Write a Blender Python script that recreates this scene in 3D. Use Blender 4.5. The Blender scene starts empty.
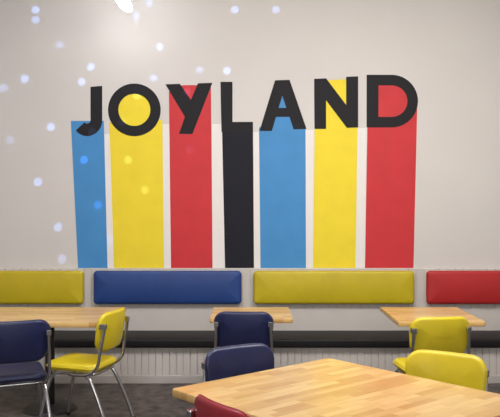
import bpy, bmesh, math, random
from mathutils import Vector, Matrix
random.seed(4)
S = bpy.context.scene
C = S.collection
S.view_settings.view_transform = 'Standard'
S.view_settings.look = 'None'
F = 750.0; H = 1.6; HOR = 204.0
WALL = F/105.0           # 7.14
def at_y(px, py, Y):     # a pixel to a point on the plane y = Y
    s = F/Y
    return Vector(((px-250)/s, Y, H-(py-HOR)/s))

# ---------------------------------------------------------------- materials
def srgb(r, g, b):
    f = lambda c: (c/255/12.92) if c/255 <= .04045 else ((c/255+.055)/1.055)**2.4
    return (f(r), f(g), f(b), 1)
def mat(name, col, rough=.5, metal=0, noise=0, nscale=8, bump=0, bscale=60, spec=.5, coat=0):
    m = bpy.data.materials.new(name); m.use_nodes = True
    nt = m.node_tree; b = nt.nodes['Principled BSDF']
    b.inputs['Roughness'].default_value = rough
    b.inputs['Metallic'].default_value = metal
    b.inputs['Specular IOR Level'].default_value = spec
    b.inputs['Coat Weight'].default_value = coat
    b.inputs['Coat Roughness'].default_value = .2
    tc = nt.nodes.new('ShaderNodeTexCoord')
    n = nt.nodes.new('ShaderNodeTexNoise'); n.inputs['Scale'].default_value = nscale; n.inputs['Detail'].default_value = 5
    nt.links.new(tc.outputs['Object'], n.inputs['Vector'])
    cl = nt.nodes.new('ShaderNodeMapRange'); cl.inputs[1].default_value = .3; cl.inputs[2].default_value = .7
    nt.links.new(n.outputs['Fac'], cl.inputs[0])
    mx = nt.nodes.new('ShaderNodeMix'); mx.data_type = 'RGBA'
    mx.inputs[6].default_value = tuple(c*(1-noise) for c in col[:3])+(1,)
    mx.inputs[7].default_value = tuple(min(1, c*(1+noise)) for c in col[:3])+(1,)
    nt.links.new(cl.outputs[0], mx.inputs[0]); nt.links.new(mx.outputs[2], b.inputs['Base Color'])
    if bump:
        n2 = nt.nodes.new('ShaderNodeTexNoise'); n2.inputs['Scale'].default_value = bscale
        nt.links.new(tc.outputs['Object'], n2.inputs['Vector'])
        bp = nt.nodes.new('ShaderNodeBump'); bp.inputs['Strength'].default_value = bump; bp.inputs['Distance'].default_value = .01
        nt.links.new(n2.outputs['Fac'], bp.inputs['Height']); nt.links.new(bp.outputs['Normal'], b.inputs['Normal'])
    return m
def emit(name, col, st):
    m = bpy.data.materials.new(name); m.use_nodes = True
    b = m.node_tree.nodes['Principled BSDF']
    b.inputs['Emission Color'].default_value = col; b.inputs['Emission Strength'].default_value = st
    return m
def wood(name):
    m = bpy.data.materials.new(name); m.use_nodes = True
    nt = m.node_tree; b = nt.nodes['Principled BSDF']; L = nt.links.new
    b.inputs['Roughness'].default_value = .35
    b.inputs['Coat Weight'].default_value = .2; b.inputs['Coat Roughness'].default_value = .25
    tc = nt.nodes.new('ShaderNodeTexCoord')
    br = nt.nodes.new('ShaderNodeTexBrick')
    br.inputs['Scale'].default_value = 1
    br.inputs['Brick Width'].default_value = .24; br.inputs['Row Height'].default_value = .045
    br.inputs['Mortar Size'].default_value = .0007; br.offset = .37; br.offset_frequency = 2; br.squash = .75; br.squash_frequency = 3
    br.inputs['Color1'].default_value = (0, 0, 0, 1); br.inputs['Color2'].default_value = (1, 1, 1, 1)
    br.inputs['Mortar'].default_value = (.05, .05, .05, 1); br.inputs['Bias'].default_value = 0
    L(tc.outputs['Object'], br.inputs['Vector'])
    cr = nt.nodes.new('ShaderNodeValToRGB')
    cr.color_ramp.elements[0].color = srgb(200, 155, 90); cr.color_ramp.elements[1].color = srgb(229, 194, 130)
    e = cr.color_ramp.elements.new(.5); e.color = srgb(215, 176, 110)
    L(br.outputs['Color'], cr.inputs[0])
    mp = nt.nodes.new('ShaderNodeMapping'); mp.inputs['Scale'].default_value = (5, 45, 3)
    L(tc.outputs['Object'], mp.inputs[0])
    n = nt.nodes.new('ShaderNodeTexNoise'); n.inputs['Scale'].default_value = 1.5; n.inputs['Detail'].default_value = 6
    L(mp.outputs[0], n.inputs['Vector'])
    mx = nt.nodes.new('ShaderNodeMix'); mx.data_type = 'RGBA'; mx.blend_type = 'MULTIPLY'; mx.inputs[0].default_value = .22
    cr2 = nt.nodes.new('ShaderNodeValToRGB'); cr2.color_ramp.elements[0].position = .35; cr2.color_ramp.elements[1].position = .65
    cr2.color_ramp.elements[0].color = (.66, .54, .4, 1); cr2.color_ramp.elements[1].color = (1, 1, 1, 1)
    L(n.outputs['Fac'], cr2.inputs[0]); L(cr.outputs[0], mx.inputs[6]); L(cr2.outputs[0], mx.inputs[7])
    L(mx.outputs[2], b.inputs['Base Color'])
    return m
M = dict(
    wall=mat('wall_paint', srgb(214, 210, 206), .75, noise=.025, nscale=1.2, bump=.05, bscale=40),
    ceil=mat('ceiling_paint', srgb(205, 202, 200), .9),
    bead=mat('beadboard_paint', srgb(204, 198, 192), .5, noise=.02),
    base=mat('baseboard_paint', srgb(190, 184, 178), .5, noise=.03),
    floor=mat('dark_mottled_concrete', srgb(80, 73, 70), .45, noise=.75, nscale=10, bump=.15),
    letter=mat('black_mural_paint', srgb(30, 29, 33), .7, noise=.04, spec=.3),
    black=mat('blue_black_mural_paint', srgb(24, 25, 36), .7, noise=.06, spec=.3),
    mblue=mat('blue_mural_paint', srgb(66, 140, 200), .65, noise=.04, nscale=6),
    myel=mat('yellow_mural_paint', srgb(240, 216, 44), .65, noise=.03, nscale=6),
    mred=mat('red_mural_paint', srgb(202, 46, 52), .65, noise=.05, nscale=6),
    mwhite=mat('white_mural_paint', srgb(234, 230, 227), .65, noise=.01),
    cyel=mat('yellow_cushion_vinyl', srgb(196, 175, 22), .5, noise=.07, nscale=5, bump=.3, bscale=9),
    cblue=mat('blue_cushion_vinyl', srgb(28, 62, 126), .5, noise=.1, nscale=5, bump=.3, bscale=9),
    cred=mat('red_cushion_vinyl', srgb(180, 36, 36), .5, noise=.07, nscale=5, bump=.3, bscale=9),
    navy=mat('navy_vinyl', srgb(26, 33, 74), .4, noise=.1, bump=.2, bscale=14, coat=.1),
    yel=mat('yellow_vinyl', srgb(216, 194, 34), .4, noise=.06, bump=.2, bscale=14, coat=.1),
    red=mat('red_vinyl', srgb(152, 32, 46), .4, noise=.06, bump=.2, bscale=14, coat=.1),
    bench=mat('black_bench_vinyl', srgb(20, 18, 20), .55, noise=.1, bump=.1, bscale=20, spec=.3),
    chrome=mat('chrome', srgb(195, 195, 198), .2, 1, noise=.02),
    rubber=mat('black_rubber', srgb(25, 25, 25), .7),
    iron=mat('black_cast_iron', srgb(28, 28, 30), .5, noise=.1, bump=.1),
    wood=wood('butcher_block_maple'),
    bulb=emit('lamp_glow', (1, .98, 1, 1), 30),
    lampm=mat('lamp_housing', srgb(220, 218, 215), .4),
)
# ---------------------------------------------------------------- helpers
def link(name, bm, m, parent=None, smooth=False):
    me = bpy.data.meshes.new(name); bmesh.ops.recalc_face_normals(bm, faces=bm.faces[:]); bm.to_mesh(me); bm.free()
    if smooth:
        for p in me.polygons: p.use_smooth = True
    me.materials.append(m)
    o = bpy.data.objects.new(name, me); C.objects.link(o)
    if parent: o.parent = parent
    return o
def tag(o, label=None, cat=None, group=None, kind=None):
    for k, v in (('label', label), ('category', cat), ('group', group), ('kind', kind)):
        if v: o[k] = v
    return o
def empty(name, loc=(0, 0, 0), rz=0):
    o = bpy.data.objects.new(name, None); C.objects.link(o); o.location = loc; o.rotation_euler = (0, 0, rz); o.empty_display_size = .1
    return o
def box(bm, x0, x1, y0, y1, z0, z1, bev=0, seg=2):
    r = bmesh.ops.create_cube(bm, size=1, matrix=Matrix.Translation(((x0+x1)/2, (y0+y1)/2, (z0+z1)/2)) @ Matrix.Diagonal((x1-x0, y1-y0, z1-z0, 1)))
    if bev:
        es = list({e for v in r['verts'] for e in v.link_edges})
        bmesh.ops.bevel(bm, geom=es, offset=bev, segments=seg, affect='EDGES', profile=.5)
def tube(bm, pts, r, seg=12, closed=False):
    P = [Vector(p) for p in pts]
    Q = []
    n = len(P)
    rng = range(n if closed else n-1)
    for i in rng:
        p0 = P[(i-1) % n] if (closed or i > 0) else P[0]; p1 = P[i]; p2 = P[(i+1) % n]
        p3 = P[(i+2) % n] if (closed or i+2 < n) else P[-1]
        for k in range(6):
            t = k/6
            Q.append(.5*((2*p1)+(-p0+p2)*t+(2*p0-5*p1+4*p2-p3)*t*t+(-p0+3*p1-3*p2+p3)*t**3))
    if not closed: Q.append(P[-1])
    rings = []; up = None; m = len(Q)
    for i, q in enumerate(Q):
        a = Q[(i-1) % m] if (closed or i > 0) else q; b = Q[(i+1) % m] if (closed or i < m-1) else q
        d = (b-a).normalized()
        if up is None: up = d.orthogonal().normalized()
        up = (up-d*up.dot(d)).normalized(); sd = d.cross(up)
        rings.append([bm.verts.new(q+r*(math.cos(2*math.pi*j/seg)*up+math.sin(2*math.pi*j/seg)*sd)) for j in range(seg)])
    for i in range(m if closed else m-1):
        A = rings[i]; B = rings[(i+1) % m]
        for j in range(seg): bm.faces.new((A[j], A[(j+1) % seg], B[(j+1) % seg], B[j]))
    if not closed:
        bm.faces.new(rings[0][::-1]); bm.faces.new(rings[-1])
def outline(w, h, r, inset=0, n=8, m=8):
    """rounded rectangle as points; the straight sides are split in m"""
    pts = []; hw, hh = w/2, h/2
    cs = [(hw-r, hh-r, 0), (-hw+r, hh-r, 90), (-hw+r, -hh+r, 180), (hw-r, -hh+r, 270)]
    rr = max(r-inset, .0005)
    for i, (cx, cy, a0) in enumerate(cs):
        sx = 1 if cx > 0 else -1; sy = 1 if cy > 0 else -1
        ex = max(0, inset-r)
        cx2 = cx-sx*ex; cy2 = cy-sy*ex
        arc = [(cx2+rr*math.cos(math.radians(a0+90*k/n)), cy2+rr*math.sin(math.radians(a0+90*k/n))) for k in range(n+1)]
        if pts:
            p = pts[-1]; q = arc[0]
            for k in range(1, m): pts.append((p[0]+(q[0]-p[0])*k/m, p[1]+(q[1]-p[1])*k/m))
        pts += arc
    p = pts[-1]; q = pts[0]
    for k in range(1, m): pts.append((p[0]+(q[0]-p[0])*k/m, p[1]+(q[1]-p[1])*k/m))
    return pts
def pad(bm, w, h, r, th, edge, f=lambda x, y, z: (x, y, z), puff=0, inner=6):
    """soft pad lying in xy, thickness along z; f maps each point to its place"""
    rings = []
    lim = min(w, h)/2
    def ring(inset, z):
        rings.append([bm.verts.new(f(x, y, z)) for x, y in outline(w, h, r, inset)])
    ins = [edge+(lim*.96-edge)*k/inner for k in range(inner, 0, -1)]
    pz = lambda i: puff*(1-((lim-i)/(lim-edge+1e-6))**2) if lim > edge else 0
    for i in ins: ring(i, -th/2-pz(i))
    K = 8
    for k in range(K+1):
        a = -math.pi/2+math.pi*k/K
        ring(edge*(1-math.cos(a)), th/2*math.sin(a))
    for i in ins[::-1]: ring(i, th/2+pz(i))
    n = len(rings[0])
    for a, b in zip(rings, rings[1:]):
        for j in range(n): bm.faces.new((a[j], a[(j+1) % n], b[(j+1) % n], b[j]))
    bm.faces.new(rings[0][::-1]); bm.faces.new(rings[-1])
def copy_tree(o, parent=None):
    c = o.copy(); C.objects.link(c)
    if parent: c.parent = parent
    for ch in list(o.children): copy_tree(ch, c)
    return c

# ---------------------------------------------------------------- room
XL, XR, YB, ZC = -4.2, 4.6, -1.5, 3.85
def struct(name, m, *b):
    bm = bmesh.new(); box(bm, *b); return tag(link(name, bm, m), kind='structure')
struct('floor', M['floor'], XL-.1, XR+.1, YB, WALL+.1, -.1, 0)
struct('wall_back', M['wall'], XL-.1, XR+.1, WALL, WALL+.1, 0, ZC)
struct('wall_left', M['wall'], XL-.1, XL, YB, WALL, 0, ZC)
struct('wall_right', M['wall'], XR, XR+.1, YB, WALL, 0, ZC)
struct('ceiling', M['ceil'], XL-.1, XR+.1, YB, WALL+.1, ZC, ZC+.1)
# panel behind the cushions: smooth, with a row of short slats along its top
def beads(bm, x0, x1, yf, z0, z1, pitch=.062, d=.010, gap=.0026):
    n = int((x1-x0)/pitch)
    for i in range(n):
        a = x0+i*pitch
        box(bm, a+gap, a+pitch-gap, yf, yf+d, z0, z1, .0015)
ZT = .986
bm = bmesh.new(); box(bm, XL, XR, WALL-.016, WALL, .3, ZT-.014); box(bm, XL, XR, WALL-.0245, WALL-.012, .38, .61); beads(bm, XL, XR, WALL-.026, .61, ZT, .075, .0258, .0040)
tag(link('trim_1', bm, M['bead']), kind='structure')

# ---------------------------------------------------------------- mural
mural = tag(empty('wall_mural', (0.0, WALL, 0)), 'wall mural of bold black capital letters over red, yellow, blue and black vertical stripes', 'mural')
def flat(name, polys, m, layer, label=None):
    """polys: list of pieces painted as a thin film on the wall"""
    bm = bmesh.new(); y = -.0008*layer
    for p in polys:
        vs = []
        for px, py in p:
            w = at_y(px, py, WALL); vs.append(bm.verts.new((w.x, y, w.z)))
        bm.faces.new(vs)
    bmesh.ops.remove_doubles(bm, verts=bm.verts[:], dist=1e-5)
    bmesh.ops.triangulate(bm, faces=[f for f in bm.faces if len(f.verts) > 4])
    me = bpy.data.meshes.new(name)
    for f in bm.faces:
        f.normal_update()
        if f.normal.y > 0: f.normal_flip()
    r = bmesh.ops.extrude_face_region(bm, geom=bm.faces[:])
    for g in r['geom']:
        if isinstance(g, bmesh.types.BMVert): g.co.y -= .0006
    bm.to_mesh(me); bm.free(); me.materials.append(m)
    o = bpy.data.objects.new(name, me); C.objects.link(o); o.parent = mural
    if label: o['label'] = label
    return o
def ringpoly(cx, cy, ro, ri, a0=0, a1=360, n=48, ky=1.0):
    out = []
    for k in range(n):
        a = math.radians(a0+(a1-a0)*k/n); b = math.radians(a0+(a1-a0)*(k+1)/n)
        out.append([(cx+ro*math.cos(a), cy+ro*ky*math.sin(a)), (cx+ro*math.cos(b), cy+ro*ky*math.sin(b)), (cx+ri*math.cos(b), cy+ri*ky*math.sin(b)), (cx+ri*math.cos(a), cy+ri*ky*math.sin(a))])
    return out
BT = 268
for q in ([(104, 134), (110.5, 134), (114, BT), (107.5, BT)], [(162.5, 124), (169.3, 124), (171, BT), (164, BT)], [(212, 124), (222.5, 124), (225, BT), (212.5, BT)],
          [(253, 132), (259, 132), (260.5, BT), (254, BT)], [(305.5, 130), (314, 130), (313, BT), (306, BT)], [(357.5, 128), (366.5, 128), (365, BT), (355.5, BT)]):
    flat('stripe', [q], M['mwhite'], 1, 'narrow white stripe')
flat('stripe', [[(71, 121), (104, 121), (107.5, BT), (78, BT)]], M['mblue'], 2, 'blue stripe under the first letter')
# the yellow stripe runs up behind the round letter and fills its opening
ycirc = [(134.5+21*math.cos(math.radians(a)), 110+21*math.sin(math.radians(a))) for a in range(-180, 1, 10)]
flat('stripe', [[(109.5, 123), (113.5, 120)]+ycirc+[(157, 120), (162.5, 120), (164, BT), (114, BT)]], M['myel'], 2, 'yellow stripe under the round second letter')
flat('stripe', [[(169, 92), (178, 85.5), (211, 85), (212.5, BT), (171, BT)]], M['mred'], 2, 'red stripe under the third letter')
flat('stripe', [[(222, 126), (253, 122), (254, BT), (225, BT)]], M['black'], 2, 'black stripe under the fourth letter')
flat('stripe', [[(259, 128), (264, 124), (279, 88), (285, 88), (300, 120), (305.5, 125), (306, BT), (260.5, BT)]], M['mblue'], 2, 'blue stripe under the fifth letter')
flat('stripe', [[(315, 92), (322, 80.5), (354, 79), (357.5, 122), (355.5, BT), (313, BT)]], M['myel'], 2, 'yellow stripe under the sixth letter')
flat('stripe', [[(368, 80), (390, 80), (404, 90), (410, 100), (417, 108), (413.5, BT), (365, BT)]], M['mred'], 2, 'red stripe under the last letter')
LM = M['letter']
J = [[(90.8, 87), (102.4, 86), (102.4, 120), (90.8, 120)]]+ringpoly(87.4, 120, 15.0, 3.4, 0, 140, 22, 1.08)
flat('letter', J, LM, 4)
flat('letter', ringpoly(134.5, 110, 26.3, 16.0), LM, 4)
flat('letter', [[(165.5, 84.5), (180, 84), (191, 100), (198, 83.5), (212.5, 83), (192.5, 134), (179, 134), (185, 117)]], LM, 4)
flat('letter', [[(220.5, 82), (232.5, 82), (232.5, 122), (252.8, 122), (252.8, 132), (221.5, 132)]], LM, 4)
flat('letter', [[(275, 80.5), (282.3, 80.25), (282.3, 96), (278.6, 108), (276, 117), (271.8, 131), (259.5, 131)],
                [(282.3, 80.25), (289.5, 80), (306.5, 129), (293.6, 129.5), (289.4, 117), (286.3, 108), (282.3, 96)],
                [(278.6, 108), (286.3, 108), (289.4, 117), (276, 117)]], LM, 4)
flat('letter', [[(314, 79), (326, 78.5), (346, 105), (346, 77), (358, 76.5), (358, 127.5), (346.8, 128), (326, 100.5), (326, 129), (314.5, 129)]], LM, 4)
D = [[(366.5, 75), (378.3, 75), (378.3, 127.5), (366.5, 127.5)], [(378.3, 75), (391.5, 75), (391.5, 85.5), (378.3, 85.5)], [(378.3, 117), (391.5, 117), (391.5, 127.5), (378.3, 127.5)]]+ringpoly(391.5, 101.25, 26.25, 15.75, -90, 90, 32)
flat('letter', D, LM, 4)

# ---------------------------------------------------------------- banquette
BF = WALL-.5
bench = tag(empty('banquette_bench', (0, WALL-.25, 0)), 'long built-in bench with black seat and white beadboard front along the wall', 'bench')
o0 = WALL-.25
bm = bmesh.new(); box(bm, XL+.01, XR-.01, BF+.05-o0, WALL-.03-o0, 0, .325); beads(bm, XL+.01, XR-.01, BF+.04-o0, .07, .325, .062, .0105, .0036)
link('bench_base', bm, M['bead'], bench)
bm = bmesh.new(); box(bm, XL+.01, XR-.01, BF+.028-o0, BF+.05-o0, 0, .07, .004)
link('kick_board', bm, M['base'], bench)
bm = bmesh.new(); box(bm, XL+.01, XR-.01, BF-.015-o0, WALL-.03-o0, .325, .402, .018, 5)
sp = link('seat_pad', bm, M['bench'], bench, True)
def back_cushion(x0, x1, m, label):
    a = at_y(x0, 271, WALL-.08); b = at_y(x1, 304.5, WALL-.08)
    w = b.x-a.x; h = a.z-b.z
    o = empty('back_cushion', ((a.x+b.x)/2, WALL-.0255, b.z)); tag(o, label, 'cushion', 'backrest cushions along the wall')
    bm = bmesh.new(); pad(bm, w, h, .036, .06, .026, lambda x, y, z: (x, -.03-z, y+h/2), .012, 8)
    for v in bm.verts: v.co.y = min(v.co.y, 0)
    link('cushion_pad', bm, m, o, True)
    bm = bmesh.new(); box(bm, -w/2+.03, w/2-.03, -.006, 0, .02, h-.02); link('mounting_board', bm, M['iron'], o)
back_cushion(-66, 83, M['cyel'], 'mustard yellow backrest cushion above the left table, first in the wall row')
back_cushion(93, 241.5, M['cblue'], 'blue backrest cushion on the wall, between two yellow cushions')
back_cushion(253.5, 415, M['cyel'], 'long yellow backrest cushion between the blue cushion and the red cushion')
back_cushion(427, 590, M['cred'], 'red backrest cushion at the right end of the wall row')

# ---------------------------------------------------------------- tables
def table(cx, cy, w, d, rz, label, cat='table', zt=.74, group='butcher block cafe tables'):
    root = tag(empty('cafe_table', (cx, cy, 0), rz), label, cat, group)
    bm = bmesh.new(); pad(bm, w, d, .02, .036, .004, lambda x, y, z: (x, y, z+zt-.018), 0, 2)
    link('tabletop', bm, M['wood'], root)
    bm = bmesh.new(); tube(bm, [(0, 0, .03), (0, 0, zt-.05)], .036, 20); link('column', bm, M['iron'], root, True)
    bm = bmesh.new(); box(bm, -.22, .22, -.03, .03, zt-.05, zt-.036); box(bm, -.03, .03, -.22, .22, zt-.0501, zt-.0361); link('mounting_plate', bm, M['iron'], root)
    bm = bmesh.new()
    bmesh.ops.create_cone(bm, cap_ends=True, segments=40, radius1=.21, radius2=.19, depth=.018, matrix=Matrix.Translation((0, 0, .009)))
    bmesh.ops.create_cone(bm, cap_ends=True, segments=40, radius1=.18, radius2=.05, depth=.03, matrix=Matrix.Translation((0, 0, .032)))
    link('table_base', bm, M['iron'], root)
    return root
table(-1.56, 5.84, 1.06, .82, 0, 'wide butcher block table against the left side, behind the yellow and navy chairs')
table(.01, 5.94, .63, .62, 0, 'small square wooden table in front of the blue cushion, centre of the room')
table(1.404, 5.86, .642, .78, 0, 'wooden table in front of the long yellow cushion at the right')
Bc = Vector((.439, 4.19)); A = Vector((-.756, -.655)); Cc = Vector((.655, -.756))
cen = Bc+A*.535+Cc*.62
table(cen.x, cen.y, 1.07, 1.24, math.atan2(-A.y, -A.x), 'large foreground butcher block table with red, navy and yellow chairs around it')

# ---------------------------------------------------------------- chairs (front is +y)
def make_chair(m):
    root = empty('diner_chair')
    bm = bmesh.new(); pad(bm, .40, .40, .075, .056, .026, lambda x, y, z: (x*(1+.12*(y)), y+.01, z+.450+.02*(y+.2)), .016)
    seat = link('seat', bm, m, root, True)
    bm = bmesh.new(); tube(bm, [(x*(1+.12*y), y+.01, .450+.02*(y+.2)) for x, y in outline(.400, .400, .075, 0, 4, 3)], .0045, 8, True); link('piping', bm, m, seat, True)
    def bk(x, y, z):   # y = height inside the pad, z = thickness
        t = .13
        yy = -.220+z+.75*x*x - t*(y+.135)
        return (x*(1+.10*y/.27), yy, .703+y)
    bm = bmesh.new(); pad(bm, .41, .275, .085, .040, .019, bk, .012)
    back = link('backrest', bm, m, root, True)
    bm = bmesh.new(); tube(bm, [bk(x, y, 0) for x, y in outline(.407, .272, .085, 0, 5, 4)], .0042, 8, True); link('piping', bm, m, back, True)
    bm = bmesh.new()
    tube(bm, [(x, y, .410) for x, y in outline(.35, .34, .06, 0, 4, 2)], .010, 10, True)
    link('seat_frame', bm, M['chrome'], root, True)
    for s in (-1, 1):
        bm = bmesh.new(); tube(bm, [(s*.172, .12, .410), (s*.184, .165, .36), (s*.202, .215, .16), (s*.212, .24, .012)], .0128)
        lg = link('leg', bm, M['chrome'], root, True)
        bm = bmesh.new(); tube(bm, [(s*.212, .24, 0), (s*.212, .24, .022)], .016); link('rubber_foot', bm, M['rubber'], lg, True)
        bm = bmesh.new(); tube(bm, [(s*.172, -.06, .410), (s*.184, -.14, .38), (s*.202, -.235, .18), (s*.212, -.295, .012)], .0128)
        lg = link('leg', bm, M['chrome'], root, True)
        bm = bmesh.new(); tube(bm, [(s*.212, -.295, 0), (s*.212, -.295, .022)], .016); link('rubber_foot', bm, M['rubber'], lg, True)
        bm = bmesh.new(); tube(bm, [(s*.176, .02, .405), (s*.190, -.12, .410), (s*.202, -.205, .47), (s*.199, -.228, .58), (s*.193, -.248, .68), (s*.190, -.258, .752)], .0115)
        p = link('back_post', bm, M['chrome'], root, True)
        bm = bmesh.new(); box(bm, s*.190-.016, s*.190+.016, -.271, -.212, .735, .772, .005); link('post_bracket', bm, M['chrome'], p)
    return root
proto = {}
def chair(kind, x, y, face, label):
    """x, y is the middle of the backrest on plan; face is the heading in degrees (90 = away from the camera)"""
    if kind in proto: o = copy_tree(proto[kind])
    else: o = proto[kind] = make_chair(M[kind])
    a = math.radians(face); d = Vector((math.cos(a), math.sin(a)))
    o.location = (x+d.x*.24, y+d.y*.24, 0); o.rotation_euler = (0, 0, a-math.pi/2)
    tag(o, label, 'chair', 'vinyl diner chairs with chrome legs')
X = lambda px, s: ((px-250)/s, F/s)
chair('navy', *X(243.5, 142), 88, 'navy vinyl chair with chrome posts at the small centre table, back to the camera')
chair('navy', *X(238, 187), -60, 'navy vinyl chair tucked behind the large foreground table, left of its yellow chair')
chair('navy', *X(18, 154), 114, 'navy vinyl chair at the left table, left of the yellow chair')
chair('yel', *X(441, 149), 97, 'yellow vinyl chair with chrome posts at the right-hand wall table')
chair('yel', *X(447, 196), -122, 'yellow vinyl chair pushed up to the large foreground table')
chair('yel', *X(114, 140), 165, 'yellow vinyl chair seen from the side at the left table')
chair('red', -.115, 2.87, 35, 'red vinyl chair at the near side of the foreground table')

# ---------------------------------------------------------------- lamp near the top of the frame
p = at_y(124, 4, 6.6)
lamp = tag(empty('ceiling_spotlight', (p.x, p.y, ZC)), 'small bright white lamp hanging from the ceiling at upper left', 'lamp')
dz = p.z-ZC
bm = bmesh.new(); tube(bm, [(0, 0, 0), (0, 0, dz+.1)], .008); link('stem', bm, M['lampm'], lamp, True)
bm = bmesh.new(); bmesh.ops.create_cone(bm, cap_ends=True, segments=24, radius1=.05, radius2=.03, depth=.07, matrix=Matrix.Translation((0, 0, dz+.1))); link('housing', bm, M['lampm'], lamp, True)
bm = bmesh.new(); bmesh.ops.create_uvsphere(bm, u_segments=24, v_segments=16, radius=1, matrix=Matrix.Translation((0, 0, dz+.01)) @ Matrix.Rotation(-.7, 4, 'Y') @ Matrix.Diagonal((.05, .05, .10, 1))); link('bulb', bm, M['bulb'], lamp, True)
l = bpy.data.lights.new('lamp_light', 'POINT'); l.energy = 1.6; l.color = (.97, .96, 1); l.shadow_soft_size = .05
lo = bpy.data.objects.new('lamp_light', l); C.objects.link(lo); lo.location = (p.x+.02, p.y-.14, p.z-.12)

# ---------------------------------------------------------------- lights
def area(loc, rot, sx, sy, e, col):
    l = bpy.data.lights.new('area', 'AREA'); l.shape = 'RECTANGLE'; l.size = sx; l.size_y = sy; l.energy = e; l.color = col
    o = bpy.data.objects.new('area_light', l); C.objects.link(o); o.location = loc; o.rotation_euler = rot
area((1.2, 4.4, 3.75), (math.radians(14), 0, 0), 1.8, 1.2, 124, (1, .955, .9))
area((-1.4, 4.0, 3.75), (math.radians(14), 0, 0), 1.6, 1.2, 75, (.98, .95, .99))
area((.3, -.8, 2.6), (math.radians(80), 0, 0), 4, 2, 84, (1, .975, .95))
w = bpy.data.worlds.new('world'); S.world = w; w.use_nodes = True
w.node_tree.nodes['Background'].inputs[0].default_value = (.9, .89, .9, 1); w.node_tree.nodes['Background'].inputs[1].default_value = .4
src = Vector((-.6, 2.6, 3.4))
dots = [(36, 10, 1), (36, 20, .8), (25, 79, 1), (91, 67, 1), (82, 82, .9), (51, 127, 1), (38, 182, 1), (58, 227, .9), (227, 71, 1), (235, 10, .9), (160, 47, .9),
        (136, 16, .8), (276, 10, .7), (62, 259, .6), (84, 160, 1.1), (149, 3, .7), (154, 78, .7), (137, 96, .8), (200, 70, .5), (10, 140, .4), (110, 240, .3), (98, 205, .8),
        (145, 190, .7), (122, 122, .6), (187, 92, .7), (4, 88, .6), (60, 45, .5), (92, 132, .9), (128, 160, .8), (190, 150, .4)]
for px, py, e in dots:
    t = at_y(px, py, WALL)
    l = bpy.data.lights.new('mirror_ball_spot', 'SPOT'); l.energy = 850*e; l.color = (.26, .45, 1); l.spot_size = math.radians(.9); l.spot_blend = .4; l.shadow_soft_size = .003
    o = bpy.data.objects.new('mirror_ball_spot', l); C.objects.link(o); o.location = src; o.rotation_euler = (t-src).to_track_quat('-Z', 'Y').to_euler()

# ---------------------------------------------------------------- camera
cam = bpy.data.cameras.new('camera'); cam.sensor_width = 36; cam.lens = F/500*36
co = bpy.data.objects.new('camera', cam); C.objects.link(co)
co.location = (0, 0, H); co.rotation_euler = (math.radians(90)-math.atan((208.5-HOR)/F), 0, 0)
S.camera = co
